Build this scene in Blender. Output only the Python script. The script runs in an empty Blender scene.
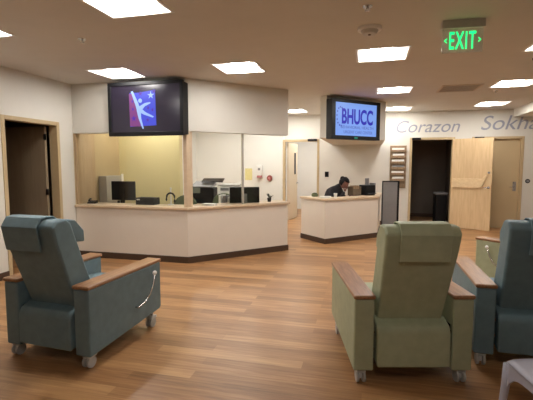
import bpy, bmesh, math, random
from mathutils import Vector, Matrix
random.seed(7)
SC = bpy.context.scene
COL = SC.collection
R = math.radians
PI = math.pi

# ------------------------------------------------------------------ camera
cam_data = bpy.data.cameras.new('camera')
cam_data.sensor_width = 36.0
cam_data.lens = 400.0 / 533.0 * 36.0
cam_data.clip_start = 0.05
cam = bpy.data.objects.new('camera', cam_data)
COL.objects.link(cam)
cam.location = (0, 0, 1.53)
cam.rotation_euler = (R(90 - 5.1), 0, R(14))
SC.camera = cam

# ------------------------------------------------------------------ world, exposure
w = bpy.data.worlds.new('world'); SC.world = w
w.use_nodes = True
w.node_tree.nodes['Background'].inputs[0].default_value = (1.0, 0.9, 0.8, 1)
w.node_tree.nodes['Background'].inputs[1].default_value = 0.02
SC.view_settings.view_transform = 'Standard'
SC.view_settings.look = 'None'
SC.view_settings.gamma = 1.0
SC.view_settings.use_curve_mapping = False
SC.view_settings.exposure = 0.0
LAMP = 46.0           # radiance of the fluorescent diffusers

# ------------------------------------------------------------------ materials
MATS = {}
def srgb(r, g, b):
    f = lambda c: (c / 255 / 12.92) if c / 255 <= 0.04045 else ((c / 255 + 0.055) / 1.055) ** 2.4
    return (f(r), f(g), f(b), 1)

def mat(name, rgb, rough=0.6, metal=0.0, noise=0.0, nscale=20.0, bump=0.0, bscale=200.0, emit=0.0, coat=0.0, spec=0.5, emit_rgb=None):
    m = bpy.data.materials.new(name); m.use_nodes = True
    nt = m.node_tree; b = nt.nodes['Principled BSDF']
    c = srgb(*rgb)
    b.inputs['Base Color'].default_value = c
    b.inputs['Roughness'].default_value = rough
    b.inputs['Metallic'].default_value = metal
    b.inputs['Specular IOR Level'].default_value = spec
    b.inputs['Coat Weight'].default_value = coat
    tc = nt.nodes.new('ShaderNodeTexCoord')
    if noise > 0:
        n = nt.nodes.new('ShaderNodeTexNoise'); n.inputs['Scale'].default_value = nscale
        n.inputs['Detail'].default_value = 4
        nt.links.new(tc.outputs['Object'], n.inputs['Vector'])
        r = nt.nodes.new('ShaderNodeValToRGB')
        r.color_ramp.elements[0].position = 0.3; r.color_ramp.elements[1].position = 0.7
        r.color_ramp.elements[0].color = tuple(max(0, x * (1 - noise)) for x in c[:3]) + (1,)
        r.color_ramp.elements[1].color = tuple(min(1, x * (1 + noise)) for x in c[:3]) + (1,)
        nt.links.new(n.outputs['Fac'], r.inputs['Fac'])
        nt.links.new(r.outputs['Color'], b.inputs['Base Color'])
    if bump > 0:
        n2 = nt.nodes.new('ShaderNodeTexNoise'); n2.inputs['Scale'].default_value = bscale
        nt.links.new(tc.outputs['Object'], n2.inputs['Vector'])
        bp = nt.nodes.new('ShaderNodeBump'); bp.inputs['Strength'].default_value = bump
        bp.inputs['Distance'].default_value = 0.002
        nt.links.new(n2.outputs['Fac'], bp.inputs['Height'])
        nt.links.new(bp.outputs['Normal'], b.inputs['Normal'])
    if emit > 0:
        e = srgb(*(emit_rgb or rgb))
        b.inputs['Emission Color'].default_value = e
        b.inputs['Emission Strength'].default_value = emit
    MATS[name] = m
    return m

def wood(name, c1, c2, scale=(1.0, 12.0, 12.0), rough=0.4, coat=0.0):
    m = bpy.data.materials.new(name); m.use_nodes = True
    nt = m.node_tree; b = nt.nodes['Principled BSDF']
    tc = nt.nodes.new('ShaderNodeTexCoord'); mp = nt.nodes.new('ShaderNodeMapping')
    mp.inputs['Scale'].default_value = scale
    n = nt.nodes.new('ShaderNodeTexNoise'); n.inputs['Scale'].default_value = 3.0; n.inputs['Detail'].default_value = 6
    n.inputs['Distortion'].default_value = 0.6
    r = nt.nodes.new('ShaderNodeValToRGB')
    r.color_ramp.elements[0].color = srgb(*c1); r.color_ramp.elements[1].color = srgb(*c2)
    r.color_ramp.elements[0].position = 0.3; r.color_ramp.elements[1].position = 0.7
    nt.links.new(tc.outputs['Object'], mp.inputs['Vector']); nt.links.new(mp.outputs['Vector'], n.inputs['Vector'])
    nt.links.new(n.outputs['Fac'], r.inputs['Fac']); nt.links.new(r.outputs['Color'], b.inputs['Base Color'])
    b.inputs['Roughness'].default_value = rough; b.inputs['Coat Weight'].default_value = coat
    MATS[name] = m
    return m

def floor_mat():
    m = bpy.data.materials.new('vinyl_plank_floor'); m.use_nodes = True
    nt = m.node_tree; b = nt.nodes['Principled BSDF']
    tc = nt.nodes.new('ShaderNodeTexCoord')
    br = nt.nodes.new('ShaderNodeTexBrick')
    br.offset = 0.37; br.inputs['Scale'].default_value = 1.0
    br.inputs['Brick Width'].default_value = 1.2; br.inputs['Row Height'].default_value = 0.11
    br.inputs['Mortar Size'].default_value = 0.0012; br.inputs['Mortar Smooth'].default_value = 0.3
    br.inputs['Color1'].default_value = (0.0, 0.0, 0.0, 1); br.inputs['Color2'].default_value = (1, 1, 1, 1)
    br.inputs['Mortar'].default_value = (0.25, 0.25, 0.25, 1)
    mp0 = nt.nodes.new('ShaderNodeMapping'); mp0.inputs['Rotation'].default_value = (0, 0, R(0))
    nt.links.new(tc.outputs['Object'], mp0.inputs['Vector'])
    nt.links.new(mp0.outputs['Vector'], br.inputs['Vector'])
    mp = nt.nodes.new('ShaderNodeMapping'); mp.inputs['Scale'].default_value = (1.3, 22, 1)
    nt.links.new(mp0.outputs['Vector'], mp.inputs['Vector'])
    n = nt.nodes.new('ShaderNodeTexNoise'); n.inputs['Scale'].default_value = 1.6; n.inputs['Detail'].default_value = 7
    n.inputs['Roughness'].default_value = 0.65; n.inputs['Distortion'].default_value = 0.5
    nt.links.new(mp.outputs['Vector'], n.inputs['Vector'])
    mx = nt.nodes.new('ShaderNodeMix'); mx.data_type = 'FLOAT'; mx.inputs[0].default_value = 0.27
    nt.links.new(n.outputs['Fac'], mx.inputs[2]); nt.links.new(br.outputs['Color'], mx.inputs[3])
    r = nt.nodes.new('ShaderNodeValToRGB')
    e = r.color_ramp.elements
    e[0].position = 0.25; e[0].color = srgb(120, 84, 50)
    e[1].position = 0.75; e[1].color = srgb(192, 150, 102)
    k = e.new(0.5); k.color = srgb(160, 116, 74)
    nt.links.new(mx.outputs[0], r.inputs['Fac']); nt.links.new(r.outputs['Color'], b.inputs['Base Color'])
    b.inputs['Roughness'].default_value = 0.36
    b.inputs['Specular IOR Level'].default_value = 0.5
    bp = nt.nodes.new('ShaderNodeBump'); bp.inputs['Strength'].default_value = 0.15; bp.inputs['Distance'].default_value = 0.002
    nt.links.new(n.outputs['Fac'], bp.inputs['Height']); nt.links.new(bp.outputs['Normal'], b.inputs['Normal'])
    return m

M_floor = floor_mat()
M_wall = mat('painted_wall', (218, 214, 204), 0.7, noise=0.02, nscale=3, bump=0.15, bscale=300)
M_white = mat('bright_white_wall', (236, 234, 228), 0.7, noise=0.015, nscale=3)
M_yellow = mat('pale_yellow_wall', (232, 218, 164), 0.7, noise=0.02, nscale=3)
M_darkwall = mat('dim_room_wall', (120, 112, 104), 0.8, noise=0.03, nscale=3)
M_ceil = mat('painted_ceiling', (212, 207, 200), 0.8, noise=0.02, nscale=4, bump=0.1, bscale=200)
M_base = mat('brown_rubber_base', (74, 54, 40), 0.5, noise=0.1)
M_lam = mat('white_laminate', (228, 218, 204), 0.45, noise=0.012, nscale=5)
M_ledge = wood('maple_edge_ledge', (208, 184, 154), (218, 196, 166), (2, 14, 14), 0.35)
M_maple = wood('maple_door_wood', (210, 180, 136), (226, 198, 156), (9, 9, 0.8), 0.35)
M_maple2 = wood('pale_maple_board', (222, 194, 150), (238, 214, 174), (1, 9, 12), 0.35)
M_frame = mat('tan_metal_frame', (190, 168, 130), 0.45, noise=0.02)
M_beigedoor = mat('beige_painted_door', (190, 168, 130), 0.5, noise=0.03, nscale=3)
M_browndoor = wood('brown_office_door', (140, 122, 98), (152, 134, 108), (9, 9, 0.8), 0.5)
M_blackp = mat('black_plastic', (18, 18, 20), 0.5, noise=0.1, spec=.25)
M_blackgl = mat('dark_screen_glass', (20, 18, 24), 0.15, noise=0.05)
M_scr1 = mat('dim_lit_screen', (24, 20, 30), 0.2, emit=0.5, noise=0.05, emit_rgb=(52, 46, 58))
M_chrome = mat('brushed_chrome', (200, 200, 202), 0.25, 1.0, noise=0.03)
M_grey = mat('grey_plastic', (128, 126, 126), 0.5, noise=0.04)
M_ltgrey = mat('light_grey_plastic', (200, 198, 194), 0.5, noise=0.03)
M_whitep = mat('white_plastic', (238, 236, 232), 0.45, noise=0.02)
M_paper = mat('white_paper', (240, 238, 230), 0.8, noise=0.02)
M_blue = mat('teal_blue_vinyl', (106, 130, 138), 0.55, noise=0.10, nscale=14, bump=0.25, bscale=500)
M_green = mat('sage_green_vinyl', (168, 174, 142), 0.55, noise=0.08, nscale=14, bump=0.25, bscale=500)
M_arm = wood('walnut_arm_cap', (134, 94, 62), (168, 124, 86), (16, 1.5, 16), 0.35)
M_lav = mat('pale_grey_moulded_plastic', (178, 176, 188), 0.4, noise=0.02)
M_wheel = mat('grey_rubber_wheel', (178, 176, 172), 0.5, noise=0.1)
M_lamp = mat('lit_diffuser', (255, 252, 248), 0.5, emit=LAMP, noise=0.01)
M_green_e = mat('lit_green_letters', (20, 255, 130), 0.5, emit=1.6, noise=0.01, emit_rgb=(20, 240, 130))
M_olive = mat('olive_chair_fabric', (96, 104, 76), 0.8, noise=0.12)
M_rack = wood('oak_brochure_rack', (132, 108, 82), (156, 130, 100), (12, 12, 1.5), 0.5)
M_letter = mat('grey_blue_vinyl_lettering', (150, 153, 165), 0.6, noise=0.03)
M_skin = mat('brown_skin', (120, 82, 72), 0.55, noise=0.08)
M_hair = mat('black_hair', (14, 11, 13), 0.9, noise=0.3, nscale=60, bump=0.6, bscale=160)
M_jacket = mat('black_jacket_cloth', (30, 28, 34), 0.85, noise=0.2)
M_pants = mat('dark_trouser_cloth', (40, 40, 50), 0.85, noise=0.2)
M_red = mat('dark_red_plastic', (150, 70, 62), 0.5, noise=0.1)
M_yposter = mat('yellow_notice_paper', (226, 214, 150), 0.8, noise=0.12, nscale=30)
M_pink = mat('pink_plastic', (200, 130, 130), 0.5, noise=0.05)
M_brownbox = mat('brown_tan_plastic', (110, 94, 76), 0.6, noise=0.15)
M_plant = mat('dark_green_leaf', (44, 58, 34), 0.6, noise=0.2)
M_vent = mat('tan_vent_metal', (205, 190, 174), 0.5, noise=0.03)
M_ventdark = mat('vent_shadow_gap', (120, 104, 90), 0.8, noise=0.05)
M_winlocker = mat('grey_locker_metal', (172, 166, 156), 0.45, noise=0.03)
M_woodpanel = wood('tan_wood_panel', (170, 144, 112), (186, 160, 126), (10, 10, 0.8), 0.5)

def emis(name, rgb, s):
    return mat(name, tuple(c * .35 for c in rgb), 0.4, emit=s, noise=0.01, spec=.2, emit_rgb=rgb)
E_sky = emis('lit_light_blue', (128, 166, 242), 0.85)
E_blue = emis('lit_deep_blue', (46, 44, 176), 0.9)
E_blue2 = emis('lit_mid_blue', (74, 82, 214), 0.9)
E_purple = emis('lit_mauve', (140, 74, 140), 0.75)
E_fig = emis('lit_pale_blue_figure', (160, 190, 245), 0.95)
E_violet = emis('lit_violet', (86, 50, 170), 0.9)
E_txt = emis('lit_slate_text', (84, 100, 190), 0.9)

def glass_mat():
    m = bpy.data.materials.new('clear_window_glass'); m.use_nodes = True
    nt = m.node_tree; nt.nodes.remove(nt.nodes['Principled BSDF'])
    o = nt.nodes['Material Output']
    t = nt.nodes.new('ShaderNodeBsdfTransparent'); g = nt.nodes.new('ShaderNodeBsdfGlossy')
    t.inputs['Color'].default_value = (0.95, 0.96, 0.95, 1); g.inputs['Roughness'].default_value = 0.03
    fr = nt.nodes.new('ShaderNodeFresnel'); fr.inputs['IOR'].default_value = 1.35
    mx = nt.nodes.new('ShaderNodeMixShader')
    nt.links.new(fr.outputs[0], mx.inputs[0]); nt.links.new(t.outputs[0], mx.inputs[1]); nt.links.new(g.outputs[0], mx.inputs[2])
    nt.links.new(mx.outputs[0], o.inputs['Surface'])
    return m
M_glass = glass_mat()
def acrylic():
    m = bpy.data.materials.new('clear_acrylic_sign'); m.use_nodes = True
    nt = m.node_tree; b = nt.nodes['Principled BSDF']
    b.inputs['Base Color'].default_value = (0.9, 0.95, 0.9, 1); b.inputs['Roughness'].default_value = 0.2
    b.inputs['Alpha'].default_value = 0.25
    return m
M_acr = acrylic()

# ------------------------------------------------------------------ mesh helpers
def box(bm, x0, x1, y0, y1, z0, z1, M=None):
    vs = [bm.verts.new((x, y, z)) for z in (z0, z1) for y in (y0, y1) for x in (x0, x1)]
    for f in ((0, 2, 3, 1), (4, 5, 7, 6), (0, 1, 5, 4), (2, 6, 7, 3), (0, 4, 6, 2), (1, 3, 7, 5)):
        bm.faces.new([vs[i] for i in f])
    if M is not None:
        for v in vs: v.co = M @ v.co
    return vs

def prism(bm, pts, z0, z1, M=None):
    """polygon pts (x,y) counterclockwise extruded z0..z1"""
    a = [bm.verts.new((x, y, z0)) for x, y in pts]; b = [bm.verts.new((x, y, z1)) for x, y in pts]
    n = len(pts)
    bm.faces.new(a[::-1]); bm.faces.new(b)
    for i in range(n):
        bm.faces.new((a[i], a[(i + 1) % n], b[(i + 1) % n], b[i]))
    if M is not None:
        for v in a + b: v.co = M @ v.co

def cyl(bm, p0, p1, r0, r1=None, seg=16):
    r1 = r0 if r1 is None else r1
    p0 = Vector(p0); p1 = Vector(p1); d = (p1 - p0); L = d.length
    q = d.to_track_quat('Z', 'Y').to_matrix().to_4x4()
    M = Matrix.Translation((p0 + p1) / 2) @ q
    bmesh.ops.create_cone(bm, cap_ends=True, segments=seg, radius1=r0, radius2=r1, depth=L, matrix=M)

def ball(bm, c, r, s=(1, 1, 1), seg=16):
    M = Matrix.Translation(c) @ Matrix.Diagonal((s[0], s[1], s[2], 1))
    bmesh.ops.create_uvsphere(bm, u_segments=seg, v_segments=seg // 2, radius=r, matrix=M)

def tube(bm, pts, r, seg=10):
    pts = [Vector(p) for p in pts]
    rings = []
    up = Vector((0, 0, 1))
    for i, p in enumerate(pts):
        d = (pts[min(i + 1, len(pts) - 1)] - pts[max(i - 1, 0)]).normalized()
        a = d.cross(up)
        if a.length < 1e-3: a = d.cross(Vector((0, 1, 0)))
        a.normalize(); b = a.cross(d).normalized()
        rr = r[i] if isinstance(r, (list, tuple)) else r
        rings.append([bm.verts.new(p + rr * (math.cos(t) * a + math.sin(t) * b)) for t in [2 * PI * k / seg for k in range(seg)]])
    for i in range(len(rings) - 1):
        for k in range(seg):
            bm.faces.new((rings[i][k], rings[i][(k + 1) % seg], rings[i + 1][(k + 1) % seg], rings[i + 1][k]))
    bm.faces.new(rings[0][::-1]); bm.faces.new(rings[-1])

def obj(name, bm, m, parent=None, bevel=0.0, seg=2, smooth=False, subsurf=0):
    bmesh.ops.recalc_face_normals(bm, faces=bm.faces[:])
    me = bpy.data.meshes.new(name); bm.to_mesh(me); bm.free()
    me.materials.append(m)
    o = bpy.data.objects.new(name, me); COL.objects.link(o)
    if parent is not None: o.parent = parent
    if bevel > 0:
        b = o.modifiers.new('bevel', 'BEVEL'); b.width = bevel; b.segments = seg; b.limit_method = 'ANGLE'; b.angle_limit = R(35)
    if subsurf:
        s = o.modifiers.new('sub', 'SUBSURF'); s.levels = subsurf; s.render_levels = subsurf
    if smooth or bevel > 0 or subsurf:
        for p in me.polygons: p.use_smooth = True
        if not subsurf and bevel > 0:
            wn = o.modifiers.new('wn', 'WEIGHTED_NORMAL')
            wn.keep_sharp = False
    return o

def bx(name, dims, m, parent=None, bevel=0.0, seg=2, M=None):
    bm = bmesh.new(); box(bm, *dims, M=M)
    return obj(name, bm, m, parent, bevel, seg)

def thing(name, label, cat, loc=(0, 0, 0), rz=0.0, group=None):
    o = bpy.data.objects.new(name, None); COL.objects.link(o); o.empty_display_size = 0.1
    o.location = loc; o.rotation_euler = (0, 0, rz)
    return tag(o, label, cat, group)

def tag(o, label, cat, group=None):
    o['label'] = label; o['category'] = cat
    if group: o['group'] = group
    return o

def struct(o):
    o['kind'] = 'structure'; return o

def copy_tree(o, parent=None):
    c = o.copy(); COL.objects.link(c)
    if parent is not None: c.parent = parent
    for ch in list(o.children): copy_tree(ch, c)
    return c

def text_mesh(name, body, size, m, parent, M, shear=0.0, extrude=0.001, width=None, height=None, align='CENTER', offset=0.0):
    cu = bpy.data.curves.new(name, 'FONT'); cu.body = body; cu.size = size; cu.extrude = extrude; cu.shear = shear
    cu.offset = offset
    if body == 'EXIT': cu.space_character = 1.18
    cu.align_x = align; cu.align_y = 'CENTER'
    t = bpy.data.objects.new(name, cu); COL.objects.link(t)
    dg = bpy.context.evaluated_depsgraph_get(); dg.update()
    me = bpy.data.meshes.new_from_object(t.evaluated_get(dg))
    bpy.data.objects.remove(t)
    me.name = name
    xs = [v.co.x for v in me.vertices]; ys = [v.co.y for v in me.vertices]
    cx, cy = (min(xs) + max(xs)) / 2, (min(ys) + max(ys)) / 2
    sx = width / (max(xs) - min(xs)) if width else 1
    sy = height / (max(ys) - min(ys)) if height else (sx if width else 1)
    for v in me.vertices:
        v.co = M @ Vector(((v.co.x - cx) * sx, (v.co.y - cy) * sy, v.co.z))
    me.materials.clear(); me.materials.append(m)
    o = bpy.data.objects.new(name, me); COL.objects.link(o)
    if parent is not None: o.parent = parent
    return o

# ------------------------------------------------------------------ dimensions
CH = 2.81
XL, XR, YB, YF = -4.65, 5.2, 10.5, -3.0
DH = 2.13
TH = 0.12

# ------------------------------------------------------------------ shell
struct(bx('floor', (-7.6, XR + .2, YF - .2, 14.2, -0.1, 0), M_floor))
LIGHT_XY = [(-2.75, 7.9), (-1.6, 11.2), (-1.9, 2.92), (-3.72, 3.1), (-3.45, 5.12), (-1.67, 5.22), (-1.72, 9.7), (.15, 5.0), (.43, 7.4), (.68, 9.85), (2.25, 7.25),
            (2.55, 9.55), (1.98, 4.95), (-3.75, 6.35), (-2.75, 9.3), (-1.5, 12.1), (-3.9, 8.6), (.15, .1)]
def holed_ceiling():
    h = .285
    xs = sorted({-7.6, XR + .2} | {x + s * h for x, y in LIGHT_XY for s in (-1, 1)})
    ys = sorted({YF - .2, 14.2} | {y + s * h for x, y in LIGHT_XY for s in (-1, 1)})
    bm = bmesh.new(); V = {}
    def v(i, j):
        if (i, j) not in V: V[i, j] = bm.verts.new((xs[i], ys[j], CH))
        return V[i, j]
    for i in range(len(xs) - 1):
        for j in range(len(ys) - 1):
            cx, cy = (xs[i] + xs[i + 1]) / 2, (ys[j] + ys[j + 1]) / 2
            if any(abs(cx - x) < h and abs(cy - y) < h for x, y in LIGHT_XY): continue
            bm.faces.new((v(i, j), v(i, j + 1), v(i + 1, j + 1), v(i + 1, j)))
    g = bmesh.ops.extrude_face_region(bm, geom=bm.faces[:])
    for e in g['geom']:
        if isinstance(e, bmesh.types.BMVert): e.co.z += .12
    return struct(obj('ceiling', bm, M_ceil))
holed_ceiling()

def wall_y(name, y0, y1, x0, x1, openings, m, z1=CH):
    """wall whose faces look along y, openings [(xa,xb,h)]"""
    bm = bmesh.new(); x = x0
    for a, b, h in sorted(openings):
        box(bm, x, a, y0, y1, 0, z1); box(bm, a, b, y0, y1, h, z1); x = b
    box(bm, x, x1, y0, y1, 0, z1)
    return struct(obj(name, bm, m))
def wall_x(name, x0, x1, y0, y1, openings, m, z1=CH):
    bm = bmesh.new(); y = y0
    for a, b, h in sorted(openings):
        box(bm, x0, x1, y, a, 0, z1); box(bm, x0, x1, a, b, h, z1); y = b
    box(bm, x0, x1, y, y1, 0, z1)
    return struct(obj(name, bm, m))

wall_x('wall_left', XL - TH, XL, YF, 5.62, [(4.34, 5.27, DH)], M_wall)
# inner side wall of the left reception office: wooden end panel, then beige wall
wall_x('wall_office_side', XL - TH, XL, 5.62, 6.95, [], M_beigedoor)
wall_x('wall_office_side_far', XL - TH, XL, 6.95, 10.5, [], M_white)
D1 = (-2.12, -1.25); D2 = (1.07, 2.0); D3 = (2.47, 3.48)
wall_y('wall_office_back', YB, YB + TH, XL - TH, D1[0], [], M_white)
wall_y('wall_back', YB, YB + TH, D1[0], XR + TH, [(D1[0], D1[1], DH), (D2[0], D2[1], DH), (D3[0], D3[1], DH)], M_wall)
wall_x('wall_right', XR, XR + TH, YF, YB, [], M_wall)
wall_y('wall_front', YF - TH, YF, XL - TH, XR + TH, [], M_wall)
# rooms beyond
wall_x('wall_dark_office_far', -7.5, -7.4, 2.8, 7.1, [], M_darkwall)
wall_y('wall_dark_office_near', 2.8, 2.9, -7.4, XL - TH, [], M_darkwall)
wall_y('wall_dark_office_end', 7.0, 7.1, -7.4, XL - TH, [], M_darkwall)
wall_y('wall_hall_far', 13.6, 13.7, -4.0, 5.2, [], M_white)
wall_x('wall_hall_left', -3.0, -2.9, YB + TH, 13.6, [], M_white)
wall_x('wall_hall_right', -0.4, -0.3, YB + TH, 13.6, [], M_white)
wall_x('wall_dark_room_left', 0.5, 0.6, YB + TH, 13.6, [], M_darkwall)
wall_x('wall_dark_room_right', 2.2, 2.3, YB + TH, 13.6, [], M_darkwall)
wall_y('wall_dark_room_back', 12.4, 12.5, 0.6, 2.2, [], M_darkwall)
# yellow office partition
bm = bmesh.new(); box(bm, XL, -3.38, 6.87, 6.99, 0, CH)
struct(obj('wall_office_partition', bm, M_yellow))
# right hand bulkhead
struct(bx('trim_1', (3.28, XR, 6.0, YB, 2.62, CH), M_wall))

# baseboards
def baseboard(name, dims): struct(bx(name, dims, M_base))
bm = bmesh.new(); box(bm, XL, XL + .012, YF, 4.29, 0, .1); box(bm, XL, XL + .012, 5.32, 5.62, 0, .1)
struct(obj('baseboard_left', bm, M_base))
bm = bmesh.new()
for a, b in ((XL, D1[0] - .05), (D1[1] + .05, D2[0] - .05), (D2[1] + .05, D3[0] - .05), (D3[1] + .05, XR)):
    box(bm, a, b, YB - .012, YB, 0, .1)
struct(obj('baseboard_back', bm, M_base))
baseboard('baseboard_right', (XR - .012, XR, YF, YB, 0, .1))
baseboard('baseboard_dark_room', (0.6, 2.2, 12.388, 12.4, 0, .1))

# ------------------------------------------------------------------ doors
def frame_bm(w, h, depth=TH, t=.05, lip=.012):
    """frame lying in xz plane around opening 0..w, wall from y=0 (room side) to y=depth"""
    bm = bmesh.new()
    for a, b, c, d in ((-t, .008, 0, h + t), (w - .008, w + t, 0, h + t), (.008, w - .008, h - .008, h + t)):
        box(bm, a, b, -lip, depth + lip, c, d)
    return bm

def handle_bm(x, z, y, sgn, side=1):
    bm = bmesh.new()
    cyl(bm, (x, y, z), (x, y + sgn * .012, z), .03)
    cyl(bm, (x, y, z), (x, y + sgn * .055, z), .01)
    cyl(bm, (x, y + sgn * .05, z), (x + side * .11, y + sgn * .05, z), .009)
    return bm

def struct_empty(name, loc, rz):
    o = bpy.data.objects.new(name, None); COL.objects.link(o); o.location = loc; o.rotation_euler = (0, 0, rz)
    return struct(o)

# left dark doorway (wall x = XL): local x runs along +Y reversed: rotate so local -y faces the room (+X)
d1 = struct_empty('door_1', (XL, 4.34, 0), R(90))      # local x -> +Y, local y -> -X
obj('door_frame', frame_bm(.93, DH), M_frame, d1, .003)
lf = bx('door_leaf', (-.0, .045, .06, .94, .01, DH - .02), M_browndoor, d1, .003, M=Matrix.Translation((.875, TH, 0)))
hb = bmesh.new()
for z in (.25, 1.1, 1.95): box(hb, .868, .874, .02 + TH, .075 + TH, z - .05, z + .05)
obj('hinge', hb, M_chrome, d1)
hd = bmesh.new()
cyl(hd, (.875, TH + .87, 1.0), (.83, TH + .87, 1.0), .025); cyl(hd, (.83, TH + .87, 1.0), (.83, TH + .77, 1.0), .009)
cyl(hd, (.875, TH + .87, 1.12), (.855, TH + .87, 1.12), .022)
obj('door_handle', hd, M_chrome, d1)

# bright hall doorway
d2 = struct_empty('door_2', (D1[0], YB, 0), 0)
obj('door_frame', frame_bm(D1[1] - D1[0], DH), M_frame, d2, .003)
ML = Matrix.Translation((.04, TH + .02, 0)) @ Matrix.Rotation(R(83), 4, 'Z')
bx('door_leaf', (0, .84, -.04, 0, .01, DH - .02), mat('cream_painted_door', (226, 212, 186), .5, noise=.02), d2, .003, M=ML)
bx('door_window', (.52, .66, -.05, .01, 1.25, 1.85), M_blackgl, d2, M=ML)
hb = handle_bm(.77, 1.0, -.04, -1, -1)
for v in hb.verts: v.co = ML @ v.co
obj('door_handle', hb, M_chrome, d2)
bx('door_closer', (.62, .86, -.07, -.012, DH - .0, DH + .055), M_blackp, d2, .005)
hb = bmesh.new()
for z in (.25, 1.1, 1.95): box(hb, .006, .02, .03, .075, z - .05, z + .05)
obj('hinge', hb, M_chrome, d2)

# dark doorway with open maple leaf swung back against the wall
d3 = struct_empty('door_3', (D2[0], YB, 0), 0)
wd = D2[1] - D2[0]
obj('door_frame', frame_bm(wd, DH), M_frame, d3, .003)
bx('door_closer', (.0, .2, -.07, -.012, DH - .01, DH + .045), M_blackp, d3, .005)
ML = Matrix.Translation((wd + .01, -.02, 0)) @ Matrix.Rotation(R(-30), 4, 'Z')
bx('door_leaf', (0, .88, -.045, 0, .01, DH - .0), M_maple, d3, .003, M=ML)
bm = bmesh.new()   # slanted wooden protection board round the handle
prism(bm, [(.02, .99), (.64, .99), (.69, 1.03), (.79, 1.27), (.75, 1.29), (.67, 1.2), (.02, 1.2)], .045, .075, ML @ Matrix.Rotation(R(90), 4, 'X'))
obj('push_board', bm, M_maple2, d3)
hb = handle_bm(.82, 1.0, -.045, -1, -1)
cyl(hb, (.82, -.045, 1.34), (.82, -.07, 1.34), .026)
for v in hb.verts: v.co = ML @ v.co
obj('door_handle', hb, M_chrome, d3)

# closed beige door
d4 = struct_empty('door_4', (D3[0], YB, 0), 0)
wd = D3[1] - D3[0]
obj('door_frame', frame_bm(wd, DH), M_frame, d4, .003)
bx('door_leaf', (.01, wd - .01, .05, .095, .008, DH - .01), M_beigedoor, d4, .003)
hb = handle_bm(wd - .1, 1.0, .05, -1, -1)
box(hb, wd - .135, wd - .065, .035, .05, .9, 1.12)
cyl(hb, (wd - .1, .05, 1.1), (wd - .1, .02, 1.1), .022)
obj('door_handle', hb, M_chrome, d4)
bx('door_closer', (.0, .2, -.07, -.012, DH - .01, DH + .045), M_blackp, d4, .005)

# ------------------------------------------------------------------ reception soffit and window front (left)
P0, P1, P2 = (XL + .002, 5.62), (-2.65, 5.62), (-1.34, 6.93)
def strip(a, b, c, t):
    """inner offset polygon of polyline a-b-c, thickness t towards inside (+y side)"""
    k = t * math.tan(R(22.5))
    s = t * .7071
    return [a, b, c, (c[0] - s, c[1] + s), (b[0] - k, b[1] + t), (a[0], a[1] + t)]
bm = bmesh.new(); prism(bm, strip(P0, P1, P2, .16), 2.03, CH)
struct(obj('wall_soffit', bm, M_wall))

cn = thing('reception_counter', 'long angled white reception counter with maple ledge, below the wide dark television', 'counter', (0, 0, 0))
bm = bmesh.new(); prism(bm, strip(P0, P1, P2, .12), 0, .83); 
obj('counter_front', bm, M_lam, cn, .004)
bm = bmesh.new()
q = [(XL, 5.60), (-2.643, 5.60), (-1.30, 6.943), (-1.42, 7.06)]
bm = bmesh.new(); prism(bm, [(XL + .002, 5.585), (-2.636, 5.585), (-1.29, 6.93), (-1.60, 7.24), (-2.82, 6.02), (XL + .032, 6.02), (XL + .032, 5.75), (XL + .002, 5.62)], .83, .87)
obj('ledge', bm, M_ledge, cn, .006)
bm = bmesh.new(); prism(bm, strip((XL, 5.608), (-2.645, 5.608), (-1.332, 6.921), .02), 0, .1)
box(bm, -.012, 0, 0, .12, 0, .1, Matrix.Translation((-1.332, 6.921, 0)) @ Matrix.Rotation(R(45), 4, 'Z') @ Matrix.Translation((.012, 0, 0)))
obj('baseboard_strip', bm, M_base, cn)
bm = bmesh.new(); prism(bm, [(XL + .03, 5.80), (-2.73, 5.80), (-1.46, 7.07), (-1.9, 7.51), (-2.98, 6.42), (-4.37, 6.42), (-4.37, 6.18), (XL + .03, 6.18)], .70, .73)
obj('desk_top', bm, M_ledge, cn, .004)

# wood corner post, thin mullion, head rail and glass
wn = struct_empty('window_1', (0, 0, 0), 0)
bm = bmesh.new(); prism(bm, [(-2.71, 5.63), (-2.65, 5.625), (-2.61, 5.665), (-2.61, 5.74), (-2.71, 5.74)], .87, 2.03)
obj('corner_post', bm, M_ledge, wn, .003)
u = Vector((.7071, .7071, 0))
def along(d, off=0.0):
    return Matrix.Translation((-2.65 + d * .7071, 5.62 + d * .7071, 0)) @ Matrix.Rotation(R(45), 4, 'Z') @ Matrix.Translation((0, off, 0))
bx('mullion', (0, .025, .05, .09, .87, 2.03), M_winlocker, wn, M=along(.98))
bx('glass_pane', (XL + .03, -2.72, 5.69, 5.696, .88, 2.02), M_glass, wn)
bx('glass_pane', (.06, .97, .065, .071, .88, 2.02), M_glass, wn, M=along(0))
bx('glass_pane', (1.02, 1.78, .065, .071, .88, 2.02), M_glass, wn, M=along(0))
bx('side_jamb', (XL, XL + .03, 5.64, 5.74, .87, 2.03), M_woodpanel, wn)

# office inner wall panels
struct(bx('trim_2', (XL, XL + .02, 5.74, 6.12, .0, 2.4), M_woodpanel))
lk = thing('supply_locker', 'tall pale grey locker with black slots, against the office side wall', 'locker', (XL + .02, 6.2, 0))
bx('cabinet_body', (0, .16, 0, .5, 0, 1.32), M_winlocker, lk, .006)
bm = bmesh.new(); box(bm, .155, .17, .3, .36, .9, 1.22); box(bm, .155, .17, .3, .36, .76, .86)
obj('slot', bm, M_blackp, lk)
bx('side_trim', (.156, .172, .44, .5, .02, 1.35), M_whitep, lk, .003)

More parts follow.
